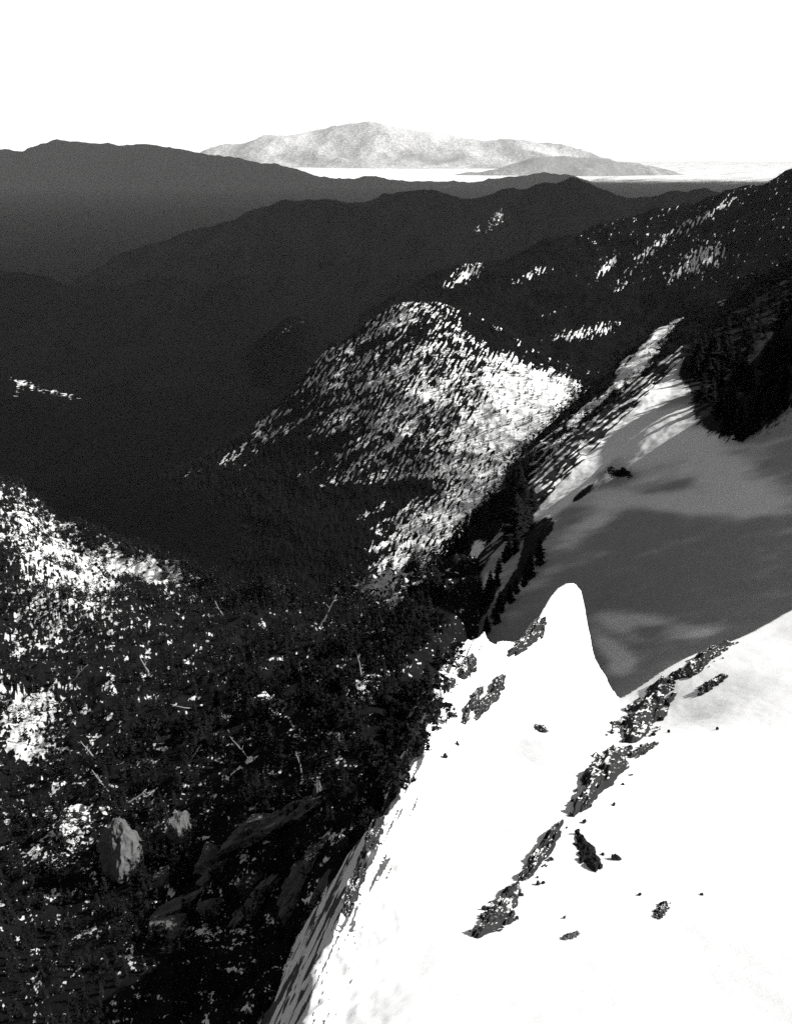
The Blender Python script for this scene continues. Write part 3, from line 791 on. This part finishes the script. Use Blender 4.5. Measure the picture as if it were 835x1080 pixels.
outcrop([(702, 952), (697, 961), (692, 970)], [10, 12, 8], 0.7, 'little flecked rock poking from the snow at the lower right', 11)
outcrop([(610, 984), (601, 988), (593, 991)], [8, 12, 8], 0.6, 'pale flat stone at the bottom of the sunlit snow', 12, M_PALE)
outcrop([(566, 764), (570, 769), (574, 773)], [9, 12, 8], 1.0, 'lone small rock in the smooth snow under the horn', 13)

def boulder_mesh(seed, size, cuts=14, rough=0.2, sub=5):
    import bmesh
    r = np.random.default_rng(seed)
    bm = bmesh.new(); bmesh.ops.create_icosphere(bm, subdivisions=sub, radius=1.0)
    V = np.array([v.co[:] for v in bm.verts]); Fi = np.array([[v.index for v in f.verts] for f in bm.faces]); bm.free()
    for k in range(cuts):
        n = r.normal(size=3); n /= np.linalg.norm(n); d = r.uniform(0.5, 0.8)
        t = V @ n - d
        V = V - np.maximum(t, 0)[:, None] * n * 0.92
    nn = (fbm(V[:, 0] * 1.8, V[:, 1] * 1.8, 6, seed, 0.55) + fbm(V[:, 1] * 1.8, V[:, 2] * 1.8, 6, seed + 1, 0.55) + fbm(V[:, 2] * 1.8, V[:, 0] * 1.8, 6, seed + 2, 0.55)) * 0.6
    V = V * (1 + rough * nn)[:, None] * np.array(size)
    return V, Fi
def boulder(px, py, w, h, label, seed, mat, tree_, tilt=0.0, depth=1.0, name='boulder', sink=0.25, cuts=14, up=0.5):
    """boulder whose picture box is w x h photo pixels, standing where the ground is at (px, py + h/2)"""
    p, n = ray(tree_, px, py + h * 0.45)
    m = px_len(p)
    V, Fi = boulder_mesh(seed, (w * m * 0.6, w * m * 0.6 * depth, h * m * 0.62), cuts)
    o = link(name, mesh_np(name, V, 3, Fi, [mat], False))
    o.location = p + Vector((0, w * m * 0.25, h * m * (0.5 - sink) * up * 2 * 0.8)); o.rotation_euler = (0, tilt, 0)
    return thing(o, label, 'rock')
outcrop([(609, 878), (613, 888), (619, 899), (625, 911), (629, 921)], [5, 13, 24, 22, 6], 1.1, 'single bare dark boulder lying alone in the white snow', 21, M_BARE, 60, 24, 'boulder')
boulder(650, 905, 9, 5, 'tiny dark stone right of the single bare boulder', 22, M_BARE, T_RIDGE)
boulder(609, 876, 5, 9, 'small stone just above the single bare boulder', 23, M_BARE, T_RIDGE)
for k, (px, py, w, h, lab) in enumerate([(482, 783, 4, 7, 'dark pebble low on the left snow edge below the thin rib'), (469, 796, 6, 8, 'dark stone at the left snow edge near the edge trees'), (705, 771, 3, 4, 'speck of rock in the open snow right of the largest outcrop'),
                                         (647, 848, 4, 4, 'speck of rock below the broken outcrop'), (545, 968, 4, 4, 'speck of rock beside the lowest outcrop'), (674, 943, 4, 4, 'speck of rock between the boulder and the flecked rock'), (756, 768, 3, 4, 'speck of rock near the right edge of the snow'),
                                         (595, 967, 3, 4, 'speck of rock above the pale flat stone'), (740, 943, 4, 3, 'speck of rock low on the snow at the far right')]):
    boulder(px, py, w, h, lab, 30 + k, M_BARE, T_RIDGE, name='stone')

outcrop([(464, 738), (456, 752), (447, 768)], [10, 14, 8], 1.5, 'dark rock lip at the upper left edge of the sunlit snow among the edge trees', 14)
outcrop([(424, 822), (412, 842), (402, 858)], [10, 18, 10], 1.6, 'rock ledge breaking the left snow edge halfway down', 15)
outcrop([(404, 862), (393, 885), (383, 906)], [8, 14, 8], 1.3, 'thin rock streak on the left snow edge below the ledge', 16)
outcrop([(384, 915), (374, 940), (364, 968)], [8, 14, 8], 1.2, 'lowest rock streak on the left snow edge', 17)
outcrop([(500, 692), (493, 706), (486, 716)], [10, 16, 8], 1.6, 'squat rock at the top of the left snow edge beside the dip', 18)
outcrop([(478, 716), (470, 730)], [9, 9], 1.3, 'small snow-capped rock on the left snow edge below the squat rock', 19)
outcrop([(444, 782), (436, 796), (426, 812)], [10, 16, 9], 1.6, 'jagged rock on the left snow edge above the ledge', 20)
rs = np.random.default_rng(91)
band = [(748, 690), (705, 716), (676, 762), (645, 806), (615, 848), (582, 882), (562, 914), (538, 945), (505, 985)]
for k in range(34):
    t = rs.uniform(0, len(band) - 1.001); q = int(t); f = t - q
    x = band[q][0] * (1 - f) + band[q + 1][0] * f + rs.normal() * 14; y = band[q][1] * (1 - f) + band[q + 1][1] * f + rs.normal() * 6
    w = rs.uniform(2, 6)
    if ray(T_RIDGE, x, y + w)[0] is None: continue
    o = boulder(x, y, w, w * rs.uniform(.6, 1.2), 'small dark stone in the snow beside the long rock band', 120 + k, M_BARE, T_RIDGE, name='stone')
    o['group'] = 'stones beside the rock band'
# rocks showing through the shaded forest
G_ALL = T_SLOPE
for k, (px, py, w, h, lab, tilt, sm) in enumerate([
    (132, 890, 54, 78, 'biggest pale rounded boulder in the shaded lower forest', 0.1, M_PALE),
    (190, 872, 30, 34, 'pale boulder just right of the biggest boulder', -0.2, M_PALE),
    (222, 905, 40, 26, 'low pale boulder among the trees in the bottom forest', 0.2, M_PALE),
    (170, 925, 18, 20, 'small pale boulder under the biggest boulder', 0.3, M_PALE),
    (266, 930, 26, 46, 'tilted pale rock with a bright snowy face near the bottom', 0.5, M_ROCK),
    (283, 742, 34, 40, 'steep slab with a white snow cap in mid forest', 0.2, M_ROCK),
    (335, 828, 10, 20, 'narrow pale rock tooth in the forest', 0.0, M_PALE),
    (360, 885, 16, 20, 'wedge of snowy rock beside the foot of the snow ridge', 0.4, M_ROCK),
    (70, 868, 40, 26, 'snow-streaked ledge at the lower left of the forest', -0.2, M_ROCK),
    (222, 955, 24, 28, 'pale broken rock in the bottom forest left of the tilted rock', 0.2, M_PALE),
    (178, 978, 40, 20, 'pale ledge at the very bottom of the forest', 0.0, M_PALE),
    (322, 708, 12, 14, 'little white-topped rock in the mid forest', 0.0, M_ROCK)]):
    boulder(px, py, w, h, lab, 50 + k, sm, T_SLOPE, tilt=tilt, sink=0.3, cuts=11)
def slab(p0, p1, w, label, seed):
    a, _ = ray(T_SLOPE, *p0); b, _ = ray(T_SLOPE, *p1)
    m = px_len(a); d = b - a; L = d.length
    V, Fi = boulder_mesh(seed, (L * 0.55, w * m * 0.8, w * m * 0.5), 26, 0.5)
    o = link('rock_slab', mesh_np('rock_slab', V, 3, Fi, [M_PALE], False))
    o.location = (a + b) / 2 + Vector((0, 0, w * m * 0.15)); o.rotation_euler = d.to_track_quat('X', 'Z').to_euler()
    return thing(o, label, 'rock')
slab((236, 900), (322, 850), 33, 'long grey slab leaning up to the right in the lower forest', 71)
slab((285, 990), (348, 878), 24, 'long grey slab running up toward the foot of the ridge', 72)
slab((322, 985), (368, 895), 17, 'narrow grey slab tight beside the snow ridge', 73)
slab((240, 985), (300, 920), 18, 'short grey slab between the tilted rock and the long slab', 74)

slab((300, 872), (352, 838), 21, 'broad grey slab in shade under the edge trees', 75)
slab((205, 940), (246, 905), 17, 'short grey slab left of the tilted rock', 76)
slab((150, 975), (215, 945), 18, 'low grey slab along the bottom of the forest', 77)
# ------------------------------------------------------------------ dead trunks and edge trees
def dead_tree(p0, p1, r_px, label, tree_=None, name='dead_tree'):
    a, _ = ray(tree_ or T_SLOPE, *p0)
    b = Vector(at(p1[0], p1[1], a.y * 1.0).tolist())
    m = px_len(a); d = b - a; L = d.length
    V, Fi = trunk_arrays(r_px * m, r_px * m * 0.3, L, 7, 8, int(p0[0]), L * 0.012)
    root = bpy.data.objects.new(name, None); COL.objects.link(root); root.location = a; root.rotation_euler = d.to_track_quat('Z', 'Y').to_euler()
    link('trunk', mesh_np('dead_trunk', V, 3, Fi, [M_DEAD], True), root)
    r = np.random.default_rng(int(p0[1]))
    for k in range(4):
        t = r.uniform(.35, .9); V2, F2 = trunk_arrays(r_px * m * .35, r_px * m * .1, L * r.uniform(.08, .2), 5, 2, k, 0)
        bo = link('branch', mesh_np('dead_branch', V2, 3, F2, [M_DEAD], True), root)
        bo.location = (0, 0, L * t); bo.rotation_euler = (r.uniform(.7, 1.3), 0, r.uniform(0, 6.28))
    return thing(root, label, 'tree')
dead_tree((338, 660), (354, 627), 1.3, 'bleached dead trunk leaning in the middle of the dark forest')
dead_tree((158, 712), (150, 690), 1.2, 'short bleached snag on the left of the forest')
dead_tree((133, 848), (155, 833), 1.5, 'fallen bleached log just above the biggest boulder')
dead_tree((318, 815), (312, 792), 1.1, 'thin bleached snag above the narrow rock tooth')
dead_tree((100, 800), (84, 782), 1.1, 'grey snag leaning left by the lower snow patch')
dead_tree((115, 835), (98, 812), 1.0, 'thin grey snag left of the fallen log')
dead_tree((382, 716), (376, 690), 1.0, 'grey snag near the snowy clearing by the ridge')

dead_tree((236, 652), (226, 634), 0.9, 'thin bleached stick at the top of the dark forest right of the snowy clearing')
dead_tree((205, 748), (180, 745), 0.8, 'pale fallen pole lying level in the middle left forest')
dead_tree((262, 800), (244, 776), 0.8, 'thin pale stick left of the snag above the rock tooth')
dead_tree((72, 722), (92, 700), 0.8, 'pale crooked stick above the left snow clearing')
dead_tree((195, 812), (212, 786), 0.8, 'pale leaning stick up the slope from the second boulder')
def plant_at(trees, px, py, hpx, kind, label, group, wide=1.0, cat='tree', name=None):
    best = None
    for T in trees:
        h, _ = ray(T, px, py)
        if h is not None and (best is None or h.length < best.length): best = h
    if best is None: return None
    m = px_len(best)
    t = tree(name or ('pine_tree' if kind > 2 else 'conifer'), kind, best, hpx * m, label, group, wide)
    t['category'] = cat
    return t
ALLT = [T_RIDGE, T_SLOPE, T_BOWL, T_SPUR]
r = np.random.default_rng(77)
for k, (px, py, h, kd) in enumerate([(428, 830, 60, 3), (440, 800, 66, 4), (447, 790, 50, 5), (456, 770, 56, 3), (462, 752, 44, 4), (436, 770, 60, 5), (446, 750, 56, 3), (472, 728, 40, 4), (458, 722, 50, 1),
                                     (480, 704, 34, 5), (418, 838, 56, 3), (408, 850, 50, 0), (402, 815, 64, 4), (420, 790, 60, 3), (470, 700, 44, 2), (490, 690, 30, 3), (395, 870, 40, 5)]):
    plant_at(ALLT, px - 7, py + 6, h * 0.72, kd, 'bushy dark tree overlapping the left edge of the sunlit snow', 'trees along the left snow edge', 1.15)
t = plant_at([T_RIDGE], 470, 762, 24, 5, 'lone round grey shrub standing in the snow left of the ribs', 'shrubs on the snow', 1.3, 'shrub', 'shrub')
for k in range(60):
    px = 732 + 100 * (k + r.uniform(0, 1)) / 60
    py = r.uniform(372, 425 + max(0, min(55, (px - 738) * 1.8))) - max(0, px - 735) * 0.30
    plant_at([T_BOWL], px, py, r.uniform(22, 40), int(r.integers(0, 3)), 'dark conifer in the clump high on the right of the shaded bowl', 'conifers on the right of the bowl', 1.3)
for (x0, y0, x1, y1, n, lab) in [(560, 540, 500, 655, 13, 'dark conifer in the row down the left side of the shaded bowl'), (576, 585, 512, 668, 9, 'dark conifer in the second row beside the snow horn'), (540, 570, 552, 545, 7, 'tall dark conifer in the thick clump at the left rim of the bowl')]:
    for k in range(n):
        f = (k + r.uniform(0, .8)) / n
        plant_at([T_BOWL, T_SPUR], x0 + (x1 - x0) * f + r.uniform(-4, 4), y0 + (y1 - y0) * f + r.uniform(-3, 6), r.uniform(20, 34) if 'clump' not in lab else r.uniform(40, 60), int(r.integers(0, 3)), lab, lab.replace('dark conifer', 'conifers').replace('tall conifers', 'conifers'), 1.25)
for k in range(4):
    plant_at([T_BOWL], 644 + k * 6, 505 + r.uniform(-2, 2), r.uniform(8, 13), 3 + k % 3, 'low dark shrub in the small cluster in the middle of the bowl', 'shrubs in the bowl', 1.4, 'shrub', 'shrub')
print('done')
